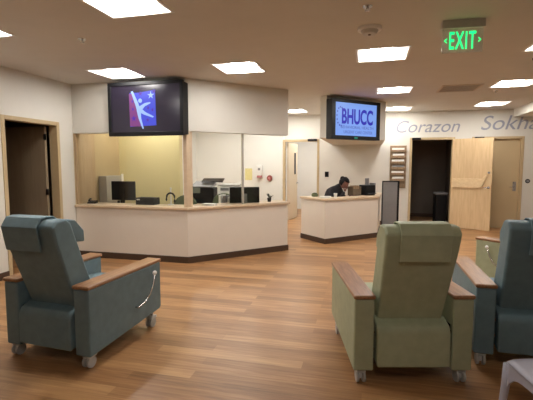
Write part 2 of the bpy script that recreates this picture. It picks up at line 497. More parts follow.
# ------------------------------------------------------------------ right desk + soffit
A, B, Cc, Dd = (-1.30, 8.20), (-.75, 7.65), (.25, 8.65), (.33, 9.75)
cr = thing('nurse_desk', 'small angled white counter with maple ledge, where the person in black sits', 'counter', (0, 0, 0))
bm = bmesh.new()
prism(bm, [A, B, Cc, Dd, (.21, 9.75), (.135, 8.70), (-.75, 7.82), (-1.215, 8.285)], 0, .83)
obj('counter_front', bm, M_lam, cr, .004)
bm = bmesh.new()
prism(bm, [(-1.335, 8.20), (-.75, 7.615), (.28, 8.64), (.365, 9.75), (.02, 9.75), (-.03, 8.80), (-.75, 8.08), (-1.1, 8.43)], .83, .87)
obj('ledge', bm, M_ledge, cr, .006)
bm = bmesh.new()
prism(bm, [(-1.312, 8.195), (-.75, 7.633), (.262, 8.645), (.342, 9.75), (.32, 9.75), (.24, 8.655), (-.75, 7.665), (-1.3, 8.215)], 0, .1)
obj('baseboard_strip', bm, M_base, cr)
bm = bmesh.new()
prism(bm, [(-.70, 8.03), (.0, 8.73), (.1, 9.75), (-.5, 9.75), (-.45, 9.1), (-.85, 8.7), (-.95, 8.28)], .70, .73)
obj('desk_top', bm, M_ledge, cr, .004)
bm = bmesh.new(); prism(bm, [(-.88, 7.78), (-.75, 7.65), (.36, 8.76), (.36, YB), (-.88, YB)], 2.03, CH)
struct(obj('wall_desk_soffit', bm, M_wall))

# ------------------------------------------------------------------ lights
def troffer():
    t = thing('ceiling_light', '', 'ceiling light', (0, 0, CH), 0, 'square recessed fluorescent ceiling lights')
    bm = bmesh.new(); h = .30; z0, z1 = -.005, 0
    box(bm, -h, h, -h, -h + .025, z0, z1); box(bm, -h, h, h - .025, h, z0, z1)
    box(bm, -h, -h + .025, -h + .025, h - .025, z0, z1); box(bm, h - .025, h, -h + .025, h - .025, z0, z1)
    box(bm, -.28, .28, -.28, .28, .085, .095)
    box(bm, -.28, .28, -.28, -.274, 0, .085); box(bm, -.28, .28, .274, .28, 0, .085)
    obj('housing', bm, M_whitep, t)
    for s in (-1, 1):
        bm = bmesh.new()
        pts = [(s * .278, .004), (s * .278, .012), (s * .14, .075), (s * .14, .067)]
        if s < 0: pts = pts[::-1]
        prism(bm, pts, -.272, .272, Matrix.Rotation(R(90), 4, 'X'))
        obj('reflector', bm, M_whitep, t)
    bm = bmesh.new()
    n = 12; pr = [(.135 * math.cos(PI * k / n), .075 - .073 * math.sin(PI * k / n)) for k in range(n + 1)]
    prism(bm, pr, -.272, .272, Matrix.Rotation(R(90), 4, 'X'))
    obj('diffuser', bm, M_lamp, t)
    return t
LP = [(-1.9, 2.92, 'square ceiling light cut by the top edge, nearest the camera above the blue recliner'),
      (-3.72, 3.1, 'ceiling light whose corner peeks in at the far left edge'),
      (-3.45, 5.12, 'ceiling light just above the wide dark television, left corner'),
      (-1.67, 5.22, 'square ceiling light in front of the white soffit beside the wide dark television'),
      (-1.72, 9.7, 'small distant ceiling light over the passage by the cream door'),
      (.15, 5.0, 'square ceiling light between the smoke detector and the blue lit screen'),
      (.43, 7.4, 'ceiling light just right of the blue lit screen'),
      (.68, 9.85, 'thin looking ceiling light farthest back, before the wall word Corazon'),
      (2.25, 7.25, 'ceiling light right of the air vent'),
      (2.55, 9.55, 'ceiling light farthest back, before the wall word Sokha'),
      (1.98, 4.95, 'ceiling light cut by the right edge beside the exit sign')]
tr0 = troffer()
for i, (x, y, lb) in enumerate(LP):
    t = tr0 if i == 0 else copy_tree(tr0)
    t.location = (x, y, CH); t['label'] = lb
for x, y, lb in ((-3.9, 8.6, 'unseen ceiling light added deep inside the office behind the yellow partition'),  # unseen fixtures, added to brighten the foreground, the office and the hall
             (.15, .1, 'unseen ceiling light added above the camera position to brighten the foreground'), (-2.75, 7.9, 'unseen ceiling light added in the office above the black printer'), (-1.6, 11.2, 'unseen ceiling light added just inside the white hall doorway'),
             (-3.75, 6.35, 'unseen ceiling light added inside the reception office above the monitor'),
             (-2.75, 9.3, 'unseen ceiling light added inside the bright white part of the office'),
             (-1.5, 12.1, 'unseen ceiling light added in the white hall beyond the cream door')):
    t = copy_tree(tr0); t.location = (x, y, CH); t['label'] = lb

# smoke detector, sprinklers, vent
sd = thing('smoke_detector', 'round white smoke detector on the ceiling near the top edge', 'smoke detector', (0.0, 4.02, CH))
bm = bmesh.new(); cyl(bm, (0, 0, 0), (0, 0, -.025), .115, .11, 24); obj('base', bm, M_whitep, sd, .004)
bm = bmesh.new(); cyl(bm, (0, 0, -.025), (0, 0, -.06), .085, .06, 24); obj('cover', bm, M_ltgrey, sd, .006)
bm = bmesh.new(); cyl(bm, (0, 0, -.06), (0, 0, -.067), .015, .012, 12); obj('sensor', bm, M_ventdark, sd)
def sprinkler(x, y, lb):
    t = thing('sprinkler', lb, 'sprinkler', (x, y, CH), 0, 'ceiling sprinklers')
    bm = bmesh.new(); cyl(bm, (0, 0, 0), (0, 0, -.008), .04, .036, 20); obj('escutcheon', bm, M_chrome, t)
    bm = bmesh.new(); cyl(bm, (0, 0, -.008), (0, 0, -.03), .01); cyl(bm, (0, 0, -.03), (0, 0, -.034), .022); obj('head', bm, M_chrome, t)
sprinkler(-2.86, 3.65, 'small sprinkler head on the ceiling above the left doorway')
sprinkler(-.02, 3.48, 'small sprinkler at the top edge above the smoke detector')
sprinkler(2.16, 7.9, 'small sprinkler between the two rows of lights near the right edge')
vt = thing('air_vent', 'louvred tan air vent in the ceiling below the exit sign', 'vent', (1.48, 7.45, CH))
bx('backing', (-.29, .29, -.29, .29, -.004, 0), M_ventdark, vt)
bm = bmesh.new()
for a in ((-.31, .31, -.31, -.28), (-.31, .31, .28, .31), (-.31, -.28, -.28, .28), (.28, .31, -.28, .28)): box(bm, *a, -.014, 0)
obj('frame', bm, M_vent, vt)
for k in range(9):
    M = Matrix.Translation((0, -.25 + k * .0625, -.01)) @ Matrix.Rotation(R(4), 4, 'X')
    bx('slat', (-.28, .28, -.022, .022, -.001, .001), M_vent, vt, M=M)
cd = thing('security_camera', 'small black dome camera on the ceiling at the right edge', 'camera', (1.98, 5.6, CH))
bm = bmesh.new(); cyl(bm, (0, 0, 0), (0, 0, -.02), .06, .06, 20); obj('base', bm, M_blackp, cd)
bm = bmesh.new(); ball(bm, (0, 0, -.02), .045); obj('dome', bm, M_blackgl, cd, smooth=True)

# exit sign
ex = thing('exit_sign', 'green lit EXIT sign hanging from the ceiling', 'exit sign', (.81, 4.02, CH), R(4)); ex.scale = (.9, .9, .86)
bx('housing', (-.20, .20, -.035, .035, -.08, 0), mat('brushed_sign_housing', (200, 196, 190), .4, noise=.05), ex, .004)
bx('acrylic_plate', (-.19, .19, -.004, .004, -.325, -.08), M_acr, ex)
MX = Matrix.Translation((0, -.008, -.20)) @ Matrix.Rotation(R(90), 4, 'X')
text_mesh('letters', 'EXIT', .15, M_green_e, ex, MX, width=.245, height=.175, offset=.001, extrude=.002)
for s in (-1, 1):
    bm = bmesh.new(); x = s * .168
    box(bm, 0, .03, -.004, .004, -.001, .001, Matrix.Translation((x, -.008, -.20)) @ Matrix.Rotation(R(90), 4, 'X') @ Matrix.Rotation(R(90 + s * 45), 4, 'Z'))
    box(bm, 0, .03, -.004, .004, -.001, .001, Matrix.Translation((x, -.008, -.20)) @ Matrix.Rotation(R(90), 4, 'X') @ Matrix.Rotation(R(-90 - s * 45), 4, 'Z'))
    obj('arrow', bm, M_green_e, ex)

# ------------------------------------------------------------------ televisions
def star(cx, cy, r, r2, n=5, a0=PI / 2):
    return [(cx + (r if k % 2 == 0 else r2) * math.cos(a0 + k * PI / n), cy + (r if k % 2 == 0 else r2) * math.sin(a0 + k * PI / n)) for k in range(2 * n)]
def flat(name, pts, m, parent, lift, base_y, th=.001):
    """polygon drawn in x,z lying at y=base_y-lift"""
    bm = bmesh.new(); prism(bm, pts, 0, th, Matrix.Translation((0, base_y - lift, 0)) @ Matrix.Rotation(R(90), 4, 'X'))
    return obj(name, bm, m, parent)

tv = thing('television', 'wide dark television on the soffit showing a small blue dancing figure', 'television', (-3.225, 5.43, 2.355))
TW, THh = .62, .40
bm = bmesh.new(); box(bm, -TW, TW, .05, .19, -THh + .02, THh - .02); obj('housing', bm, M_blackp, tv, .01)
bm = bmesh.new()
for a in ((-TW, TW, -THh, -THh + .06), (-TW, TW, THh - .05, THh), (-TW, -TW + .05, -THh + .06, THh - .05), (TW - .05, TW, -THh + .06, THh - .05)):
    box(bm, a[0], a[1], 0, .06, a[2], a[3])
obj('bezel', bm, M_blackp, tv, .004)
bx('screen', (-TW + .05, TW - .05, .02, .03, -THh + .06, THh - .05), M_scr1, tv)
def tvp(u, v):   # photo crop fraction -> local
    return ((u - 262) / 400 * 1.13, (205 - v) / 270 * .70)
pp = lambda L: [tvp(*p) for p in L][::-1]
flat('picture_background', pp([(225, 112), (322, 100), (325, 300), (170, 305), (172, 112)]), E_blue2, tv, .0, .019)
flat('picture_side', pp([(168, 118), (200, 116), (235, 305), (170, 303)]), E_purple, tv, .001, .019)
bm = bmesh.new()
MR = Matrix.Translation((0, .0165, 0)) @ Matrix.Rotation(R(90), 4, 'X')
for L in ([(180, 105), (192, 102), (222, 170), (236, 215), (238, 260), (252, 318), (244, 318), (222, 258), (208, 190)],
          [(228, 190), (262, 172), (292, 168), (296, 174), (262, 190), (246, 208), (262, 222), (312, 250), (306, 256), (255, 238), (230, 225)]):
    prism(bm, pp(L), 0, .0012, MR)
c = tvp(234, 158); prism(bm, [(c[0] + .032 * math.cos(t), c[1] + .032 * math.sin(t)) for t in [2 * PI * k / 14 for k in range(14)]], 0, .0012, MR)
c = tvp(297, 130); prism(bm, star(c[0], c[1], .06, .022), 0, .0012, MR)
obj('dancing_figure', bm, E_fig, tv)
bm = bmesh.new()
for (u, v, r) in ((194, 258, .05), (236, 118, .04), (316, 108, .035), (276, 268, .03)):
    c = tvp(u, v); bm = bmesh.new(); prism(bm, star(c[0], c[1], r, r * .4), 0, .0012, MR); obj('picture_star', bm, E_violet, tv)
for (u, v) in ((188, 160), (190, 205), (280, 200), (305, 212)):
    c = tvp(u, v); bm = bmesh.new(); prism(bm, [(c[0] + .014 * math.cos(t), c[1] + .022 * math.sin(t)) for t in [2 * PI * k / 10 for k in range(10)]], 0, .0012, MR)
    obj('picture_spot', bm, E_violet, tv)

# screen on the right soffit : local -y faces (+x,-y) 45 degrees
t2 = thing('television', 'blue lit BHUCC screen with thick black frame on the right soffit', 'television', (-.195, 7.922, 2.37), R(45))
TW, THh = .62, .37
bx('housing', (-TW, TW, .03, .17, -THh, THh), M_blackp, t2, .012)
bx('wall_bracket', (-.2, .2, .165, .1995, -.2, .2), M_blackp, t2)
bm = bmesh.new()
for a in ((-TW, TW, -THh, -THh + .07), (-TW, TW, THh - .06, THh), (-TW, -TW + .09, -THh + .07, THh - .06), (TW - .09, TW, -THh + .07, THh - .06)):
    box(bm, a[0], a[1], 0, .05, a[2], a[3])
obj('bezel', bm, M_blackp, t2, .004)
bx('screen', (-TW + .09, TW - .09, .015, .028, -THh + .07, THh - .06), E_sky, t2)
MX = lambda x, z: Matrix.Translation((x, .0135, z)) @ Matrix.Rotation(R(90), 4, 'X')
text_mesh('screen_title', 'BHUCC', .3, E_blue, t2, MX(.03, .06), width=.80, height=.29, offset=.009)
text_mesh('screen_subtitle', 'BEHAVIORAL HEALTH', .06, E_txt, t2, MX(.03, -.14), width=.84, height=.055)
text_mesh('screen_subtitle', 'URGENT CARE CENTER', .06, E_txt, t2, MX(.05, -.23), width=.74, height=.055)
bm = bmesh.new()
for k in range(9):
    a = R(70 + k * 26); bm = bmesh.new(); prism(bm, star(-.40 + .09 * math.cos(a) * 1.0, .05 + .17 * math.sin(a), .022, .009), 0, .001, Matrix.Translation((0, .0135, 0)) @ Matrix.Rotation(R(90), 4, 'X'))
    obj('screen_star', bm, E_blue, t2)
bx('status_light', (-.06, .02, -.003, .002, -THh + .015, -THh + .05), mat('lit_teal_mark', (20, 110, 90), .4, emit=.4, noise=.01), t2)

# ------------------------------------------------------------------ wall lettering
def wall_word(name, body, x, z, wd, ht, lb):
    M = Matrix.Translation((x, YB - .004, z)) @ Matrix.Rotation(R(90), 4, 'X')
    o = text_mesh(name, body, .4, M_letter, None, M, shear=.28, width=wd, height=ht, extrude=.003, offset=.0)
    return tag(o, lb, 'lettering', 'slanted words on the back wall')
wall_word('wall_lettering', 'Corazon', 1.42, 2.45, 1.45, .29, 'grey slanted word Corazon painted above the dark doorway')
wall_word('wall_lettering', 'Sokha', 3.20, 2.50, 1.20, .33, 'grey slanted word Sokha above the closed beige door')

# ------------------------------------------------------------------ recliners
def soft(name, m, parent, verts_box, bevel=.03, seg=4, M=None):
    bm = bmesh.new(); box(bm, *verts_box, M=M)
    return obj(name, bm, m, parent, bevel, seg)

def side_prism(bm, prof, x0, x1):
    """profile list of (y,z) extruded in x"""
    a = [bm.verts.new((x0, y, z)) for y, z in prof]; b = [bm.verts.new((x1, y, z)) for y, z in prof]
    n = len(prof); bm.faces.new(a); bm.faces.new(b[::-1])
    for i in range(n): bm.faces.new((a[i], b[i], b[(i + 1) % n], a[(i + 1) % n]))

def recliner(name, label, m, loc, rz, lever=1, flap_shift=0.0):
    t = thing(name, label, 'recliner', loc, rz, 'wheeled vinyl recliner chairs')
    W, AT, L = .41, .14, .47
    for s in (-1, 1):
        x0, x1 = sorted((s * W, s * (W - AT)))
        bm = bmesh.new(); side_prism(bm, [(-L, .10), (L - .03, .16), (L, .18), (L, .61), (-L, .61)], x0, x1)
        obj('arm_panel', bm, m, t, .014, 3)
        bm = bmesh.new(); box(bm, x0 - .006, x1 + .006, -L - .008, L + .012, .61, .64)
        obj('arm_cap', bm, M_arm, t, .012, 3)
        bm = bmesh.new(); box(bm, min(s * .262, s * .284), max(s * .262, s * .284), -.43, -.36, .17, .42)
        br = obj('hinge_bracket', bm, M_blackp, t, .004)
        for bz in (.37, .25):
            bm = bmesh.new(); cyl(bm, (s * .273, -.432, bz), (s * .273, -.448, bz), .012); obj('bolt', bm, M_chrome, br)
        for y in (-.40, .40):
            cs = obj('caster', caster_bm(s * (W - .06), y), M_ltgrey, t, .004)
            bm = bmesh.new()
            for dx in (-.022, .022): cyl(bm, (s * (W - .06) + dx - .009, y - .02, .045), (s * (W - .06) + dx + .009, y - .02, .045), .045, seg=20)
            obj('wheel', bm, M_wheel, cs, .004)
    # seat + front leg rest
    bm = bmesh.new(); side_prism(bm, [(-.28, .30), (.42, .30), (.44, .36), (.42, .47), (.30, .48), (-.28, .43)], -.272, .272)
    obj('seat_cushion', bm, m, t, .03, 4)
    bm = bmesh.new(); side_prism(bm, [(.36, .14), (.44, .14), (.445, .295), (.36, .295)], -.27, .27)
    obj('leg_rest', bm, m, t, .02, 3)
    bm = bmesh.new(); box(bm, -.275, .275, -.32, .36, .14, .24)
    obj('base_frame', bm, M_blackp, t, .004)
    # backrest: wedge leaning to the rear, wider on top
    bm = bmesh.new()
    prof = [(-.36, .36), (-.14, .40), (-.29, .75), (-.43, 1.10), (-.475, 1.135), (-.56, 1.13), (-.605, 1.085), (-.575, .965)]
    def ring(x, k):
        return [bm.verts.new((x * (1 + k * (z - .34)), y, z)) for y, z in prof]
    a = ring(-.226, .13); b = ring(.226, .13); n = len(prof)
    bm.faces.new(a); bm.faces.new(b[::-1])
    for i in range(n): bm.faces.new((a[i], b[i], b[(i + 1) % n], a[(i + 1) % n]))
    obj('backrest', bm, m, t, .022, 4)
    # head cover: flap behind, over the top, pillow in front
    bm = bmesh.new(); fs = flap_shift
    out = [(-.592, .90), (-.627, 1.08), (-.58, 1.148), (-.53, 1.154), (-.47, 1.15), (-.41, 1.11)]
    inn = [(y + .014 if i < 3 else y, z - (.012 if i > 1 else .0)) for i, (y, z) in enumerate(out)]
    side_prism(bm, out + inn[::-1], -.165 + fs, .165 + fs)
    hc = obj('head_cover', bm, m, t, .004, 2)
    bm = bmesh.new(); side_prism(bm, [(-.355, .94), (-.27, .93), (-.275, 1.02), (-.36, 1.11), (-.425, 1.125), (-.435, 1.10)], -.22, .22)
    obj('pillow', bm, m, hc, .025, 4)
    # rear lower panel: rounded top, hanging skirt
    bm = bmesh.new(); side_prism(bm, [(-.30, .17), (-.495, .135), (-.49, .37), (-.465, .42), (-.37, .455), (-.30, .45)], -.252, .252)
    obj('rear_skirt', bm, m, t, .014, 3)
    if lever:
        s = lever
        x = s * (W + .03)
        bm = bmesh.new(); tube(bm, [(s * (W - .005), .08, .30), (x, .08, .30), (x + s * .005, .16, .32), (x + s * .01, .235, .37), (x + s * .01, .285, .45), (x + s * .01, .31, .53)], .008)
        lv = obj('recline_lever', bm, M_chrome, t, smooth=True)
        bm = bmesh.new(); ball(bm, (x + s * .01, .315, .545), .020); obj('knob', bm, M_whitep, lv, smooth=True)
    return t

def caster_bm(x, y):
    bm = bmesh.new()
    cyl(bm, (x, y, .08), (x, y, .17), .014)
    side_prism(bm, [(y - .045, .075), (y + .03, .08), (y + .035, .10), (y - .035, .105), (y - .055, .09)], x - .032, x + .032)
    box(bm, x - .012, x + .012, y - .035, y - .005, .03, .08)
    return bm

recliner('recliner_chair', 'teal blue recliner at the left, back to the camera, chrome lever on its side', M_blue, (-2.325, 2.94, 0), R(-4), 1, -.045)
recliner('recliner_chair', 'sage green recliner seen from behind in the centre right foreground', M_green, (.225, 3.28, 0), R(14), 1, .01)
recliner('recliner_chair', 'dark teal recliner cut by the right edge, beside the front green recliner', M_blue, (1.235, 3.68, 0), R(-1), 1, .05)
recliner('recliner_chair', 'sage green recliner mostly hidden behind the teal recliner at the right edge', M_green, (1.95, 5.33, 0), R(48), -1)

# ------------------------------------------------------------------ moulded plastic chair
pc = thing('plastic_chair', 'pale grey moulded plastic chair cut by the bottom right corner', 'chair', (1.045, 2.265, 0), R(15))
bm = bmesh.new()
N = 10; S = .23; vg = {}
for i in range(N + 1):
    for j in range(N + 1):
        u = -1 + 2 * i / N; v = -1 + 2 * j / N
        k = 1 - .08 * (u * u * v * v)
        z = .445 - .014 * (1 - u * u) * (1 - v * v) - .008 * max(0, abs(u) - .8) / .2 - .008 * max(0, abs(v) - .8) / .2
        vg[i, j] = bm.verts.new((u * S * k, v * S * k, z))
for i in range(N):
    for j in range(N): bm.faces.new((vg[i, j], vg[i + 1, j], vg[i + 1, j + 1], vg[i, j + 1]))
so = obj('seat', bm, M_lav, pc, smooth=True)
md = so.modifiers.new('thick', 'SOLIDIFY'); md.thickness = .012; md.offset = -1
bm = bmesh.new()   # arched apron under each seat edge
def arch(bm, a, b, n=12):
    a = Vector(a); b = Vector(b); top = []; low = []
    for k in range(n + 1):
        t = k / n; p = a.lerp(b, t); q = 4 * (t - .5) ** 2
        top.append(Vector((p.x, p.y, .422))); low.append(Vector((p.x, p.y, .375 - .13 * q ** 2.2)))
    d = (b - a).normalized(); nn = Vector((-d.y, d.x, 0)) * .005
    ring = top + low[::-1]
    va = [bm.verts.new(p + nn) for p in ring]; vb = [bm.verts.new(p - nn) for p in ring]; m_ = n + 1
    for k in range(n):
        bm.faces.new((va[k], va[k + 1], va[2 * m_ - 2 - k], va[2 * m_ - 1 - k]))
        bm.faces.new((vb[k], vb[2 * m_ - 1 - k], vb[2 * m_ - 2 - k], vb[k + 1]))
    for k in range(2 * m_): bm.faces.new((va[k], vb[k], vb[(k + 1) % (2 * m_)], va[(k + 1) % (2 * m_)]))
S2 = .212
for a, b in (((-S2, S2), (-S2, -S2)), ((-S2, -S2), (S2, -S2)), ((S2, -S2), (S2, S2)), ((S2, S2), (-S2, S2))):
    arch(bm, (a[0], a[1], 0), (b[0], b[1], 0))
obj('apron', bm, M_lav, pc)
for sx in (-1, 1):
    for sy in (-1, 1):
        bm = bmesh.new(); x, y = sx * .205, sy * .205
        tube(bm, [(x, y, .415), (x * 1.03, y * 1.03, .3), (x * 1.08, y * 1.08, .15), (x * 1.15, y * 1.15, 0)], [.026, .022, .019, .018], 10)
        obj('leg', bm, M_lav, pc, smooth=True)
bm = bmesh.new()
vb = []
for i in range(9):
    u = -1 + i / 4
    vb.append([bm.verts.new((.20 + .10 * z + .03 * (1 - u * u), u * (.21 - .02 * z), .43 + z * .42)) for z in (0, .25, .5, .75, 1)])
for i in range(8):
    for j in range(4): bm.faces.new((vb[i][j], vb[i + 1][j], vb[i + 1][j + 1], vb[i][j + 1]))
bo = obj('backrest', bm, M_lav, pc, smooth=True)
md = bo.modifiers.new('thick', 'SOLIDIFY'); md.thickness = .012; md.offset = 0

# ------------------------------------------------------------------ brochure rack, grey panel cabinet, bin
rk = thing('brochure_rack', 'brown wall rack full of white leaflets beside the dark doorway', 'rack', (.755, YB, .94))
bm = bmesh.new(); box(bm, -.19, .19, -.02, 0, 0, 1.05)
box(bm, -.19, -.175, -.075, -.02, 0, 1.05); box(bm, .175, .19, -.075, -.02, 0, 1.05)
obj('back_board', bm, M_rack, rk, .002)
for k in range(7):
    z = .04 + k * .142
    bx('pocket', (-.175, .175, -.08, -.068, z, z + .055), M_rack, rk)
for k in range(1, 7):
    z = .04 + k * .142
    lb = ['', 'white leaflets in the lowest filled pocket', 'grey leaflets, second pocket from the bottom', 'white leaflets, third filled pocket up', 'white leaflets, fourth filled pocket up',
          'white leaflets, second pocket from the top', 'white leaflets in the top pocket of the wall rack'][k]
    o = bx('leaflet_stack', (-.15 + .02 * (k % 2), .14, -.062, -.035, z + .0, z + .10), M_grey if k == 3 else M_paper)
    o.location = (.755, YB, .94)
    lbs = {1: 'white leaflets in the lowest filled pocket of the wall rack', 2: 'white leaflets second from the bottom in the wall rack',
           3: 'grey leaflets in the middle of the wall rack', 4: 'white leaflets just above the grey ones in the wall rack',
           5: 'white leaflets second from the top in the wall rack', 6: 'white leaflets in the topmost pocket of the wall rack'}
    tag(o, lbs[k], 'leaflets', 'leaflets in the wall rack')

gp = thing('room_divider', 'tall grey panel stand with black edges at the end of the small counter', 'divider', (.50, 9.0, 0), R(8))
bx('panel', (-.15, .15, -.03, .03, .08, 1.15), M_grey, gp, .004)
bm = bmesh.new(); box(bm, -.165, -.15, -.035, .035, .0, 1.165); box(bm, -.165, .19, -.035, .035, 1.15, 1.175)
box(bm, .15, .19, -.035, .16, .0, 1.15); box(bm, -.165, .19, -.1, .1, 0, .03)
obj('edge_frame', bm, M_blackp, gp, .004)
bn = thing('waste_bin', 'tall dark bin inside the unlit room beyond the open doorway', 'bin', (1.90, 11.3, 0))
bm = bmesh.new(); prism(bm, [(-.13, -.15), (.13, -.15), (.15, .15), (-.15, .15)], 0, .74); obj('body', bm, M_blackp, bn, .015)
bm = bmesh.new(); box(bm, -.16, .16, -.17, .17, .74, .80); obj('lid', bm, M_grey, bn, .02)

sw = thing('light_switch', 'small black switch plate on the wall left of the person', 'switch', (-1.0, YB, 1.27))
bx('plate', (-.05, .05, -.01, 0, -.07, .07), M_blackp, sw, .004); bx('rocker', (-.018, .018, -.016, -.01, -.035, .035), M_blackgl, sw)
sw = thing('door_button', 'small dark round button right of the closed beige door', 'button', (3.64, YB, 1.14))
bm = bmesh.new(); cyl(bm, (0, 0, 0), (0, -.01, 0), .05, seg=20); obj('plate', bm, M_blackp, sw)
bm = bmesh.new(); cyl(bm, (0, -.01, 0), (0, -.025, 0), .03, seg=16); obj('push_button', bm, M_grey, sw)

# ------------------------------------------------------------------ things on the reception wall (seen through the glass)
ds = thing('soap_dispenser', 'white wall dispenser with a reddish base, seen through the right window', 'dispenser', (-2.80, YB, 1.17))
bx('housing', (-.08, .08, -.10, 0, .06, .34), M_whitep, ds, .015, 3)
bx('spout', (-.07, .07, -.09, -.01, 0, .06), M_pink, ds, .01)
bx('sight_window', (-.03, .03, -.104, -.1, .2, .26), M_grey, ds)
tag(bx('wall_notice', (-3.22, -3.02, YB - .006, YB, 1.10, 1.42), M_yposter), 'yellow paper notice on the white wall left of the dispenser', 'notice')
cl = thing('hand_gel_pump', 'dark red round wall fitting right of the white dispenser', 'wall fitting', (-2.53, YB, 1.16))
bm = bmesh.new(); cyl(bm, (0, 0, 0), (0, -.05, 0), .08, .07, 20); obj('body', bm, M_red, cl, .006)
bm = bmesh.new(); cyl(bm, (0, -.05, 0), (0, -.06, 0), .035, .03, 14); obj('centre_cap', bm, M_pink, cl)

def monitor(loc, rz, label, W=.46, H=.30, z=1.15, base_z=.73, portrait=False, m2=None):
    t = thing('computer_monitor', label, 'monitor', loc, rz, 'black computer monitors on the counters')
    # back faces local -y (towards the visitors)
    bx('screen_housing', (-W / 2, W / 2, -.02, .02, z - H, z), M_blackp, t, .008)
    bx('display', (-W / 2 + .015, W / 2 - .015, .0195, .0225, z - H + .015, z - .015), M_blackgl, t)
    bx('stand', (-.035, .035, -.06, -.02, base_z, z - H * .35), m2 or M_grey, t, .006)
    bm = bmesh.new(); cyl(bm, (0, -.02, base_z), (0, -.02, base_z + .015), .11, .1, 24); obj('foot', bm, M_blackp, t)
    return t
monitor((-4.12, 6.18, 0), R(5), 'black monitor seen from behind at the left end of the long counter', W=.44, H=.33, z=1.235, m2=M_blackp)
monitor((-2.03, 6.58, 0), R(28), 'black monitor with grey stand at the right end of the long counter', W=.52, H=.32, z=1.14)

tel = thing('desk_telephone', 'small black telephone at the far left end of the counter', 'telephone', (-4.50, 5.86, .87), R(20))
bm = bmesh.new(); side_prism(bm, [(-.06, 0), (.06, 0), (.06, .045), (-.06, .02)], -.08, .06); obj('base', bm, M_blackp, tel, .004)
bm = bmesh.new(); tube(bm, [(-.05, -.05, .045), (-.055, -.03, .06), (-.055, .03, .075), (-.05, .06, .07)], .014, 8); obj('handset', bm, M_blackp, tel, smooth=True)

bb = thing('label_printer', 'low flat black box with small white label behind the window glass', 'printer', (-3.50, 5.92, .73))
bx('body', (-.17, .17, -.09, .09, .12, .255), M_blackp, bb, .006); bx('plinth', (-.15, .15, -.08, .08, 0, .12), M_blackp, bb)
bx('white_mark', (-.15, -.09, -.0915, -.09, .215, .235), M_paper, bb)
hs = thing('headset_stand', 'black headset hanging on a slim white stand left of the wooden post', 'headset', (-3.08, 5.92, .87), R(10))
bm = bmesh.new(); cyl(bm, (0, 0, 0), (0, 0, .012), .05, seg=20); cyl(bm, (0, 0, .01), (0, 0, .27), .011); ball(bm, (0, 0, .27), .016); obj('stand', bm, M_whitep, hs)
bm = bmesh.new(); tube(bm, [(.065 * math.cos(t) * (1.0), -.015, .13 + .065 * math.sin(t) if math.sin(t) > 0 else .13) for t in [PI * k / 10 for k in range(11)]], .015, 8)
tube(bm, [(.065, -.015, .13), (.07, -.015, .07), (.06, -.015, .02)], .013, 8); tube(bm, [(-.065, -.015, .13), (-.075, -.015, .08)], .012, 8)
obj('headband', bm, M_blackp, hs, smooth=True)
bm = bmesh.new(); ball(bm, (.065, -.015, .06), .026, (.6, 1, 1.3)); ball(bm, (-.07, -.015, .09), .022, (.6, 1, 1.3)); obj('ear_pad', bm, M_blackgl, hs, smooth=True)

def office_chair(loc, rz, label, zt=1.0, wd=.25):
    t = thing('office_chair', label, 'chair', loc, rz, 'olive office chairs behind the counters')
    bm = bmesh.new(); n = 14
    pts = [(-wd, .55)] + [(wd * math.cos(PI - PI * k / n) , zt - .18 + .18 * math.sin(PI * k / n)) for k in range(n + 1)] + [(wd, .55)]
    prism(bm, pts[::-1], -.03, .03, Matrix.Rotation(R(90), 4, 'X')); obj('backrest', bm, M_olive, t, .02, 3)
    bx('seat', (-.24, .24, .04, .50, .43, .50), M_olive, t, .03, 3)
    bm = bmesh.new(); cyl(bm, (0, .27, .1), (0, .27, .43), .03); box(bm, -.03, .03, 0.0, .2, .40, .44); box(bm, -.03, .03, .03, .05, .40, .6); obj('column', bm, M_blackp, t)
    bm = bmesh.new()
    for k in range(5):
        a = 2 * PI * k / 5; tube(bm, [(0, .27, .1), (.26 * math.cos(a), .27 + .26 * math.sin(a), .07)], .018, 8); ball(bm, (.26 * math.cos(a), .27 + .26 * math.sin(a), .03), .03)
    obj('star_base', bm, M_blackp, t)
    return t
office_chair((-3.20, 6.72, 0), R(180), 'olive rounded chair back just left of the wooden post', .97, .22)
office_chair((-2.55, 7.0, 0), R(180), 'olive rounded chair back beside the white copier', 1.0, .23)
pch = thing('desk_pouch', 'small olive rounded pouch at the left end of the small counter', 'pouch', (-1.02, 8.19, .87))
bm = bmesh.new(); ball(bm, (0, 0, .03), .07, (1, .6, .75)); bmesh.ops.bisect_plane(bm, geom=bm.verts[:] + bm.edges[:] + bm.faces[:], plane_co=(0, 0, 0), plane_no=(0, 0, -1), clear_outer=True); obj('body', bm, M_olive, pch, smooth=True)
bm = bmesh.new(); tube(bm, [(-.05, -.03, .06), (0, -.045, .075), (.05, -.03, .06)], .004, 6); obj('zip', bm, M_blackp, pch)

# printer / copier behind the post
pr = thing('black_printer', 'black desktop printer with grey scanner lid behind the long counter', 'printer', (-3.10, 7.32, .78), R(10))
bx('body', (-.24, .24, -.2, .2, 0, .30), M_blackp, pr, .02)
bm = bmesh.new(); side_prism(bm, [(-.22, .30), (.2, .34), (.2, .42), (-.22, .33)], -.20, .22); obj('scanner_lid', bm, M_grey, pr, .01)
bm = bmesh.new(); side_prism(bm, [(-.1, .40), (.12, .46), (.12, .475), (-.1, .42)], -.02, .40); obj('paper_tray', bm, M_blackgl, pr, .004)
bx('control_panel', (-.20, -.02, -.215, -.2, .2, .32), mat('grey_green_display', (140, 146, 132), .4, noise=.05), pr, .003)
stt = thing('printer_table', 'white low cabinet carrying the printer and copier behind the office chairs', 'cabinet', (-2.78, 7.38, 0), R(10))
bx('cabinet_body', (-.62, .62, -.25, .25, .08, .74), M_whitep, stt, .005); bx('cabinet_top', (-.64, .64, -.27, .27, .74, .78), M_ledge, stt, .004)
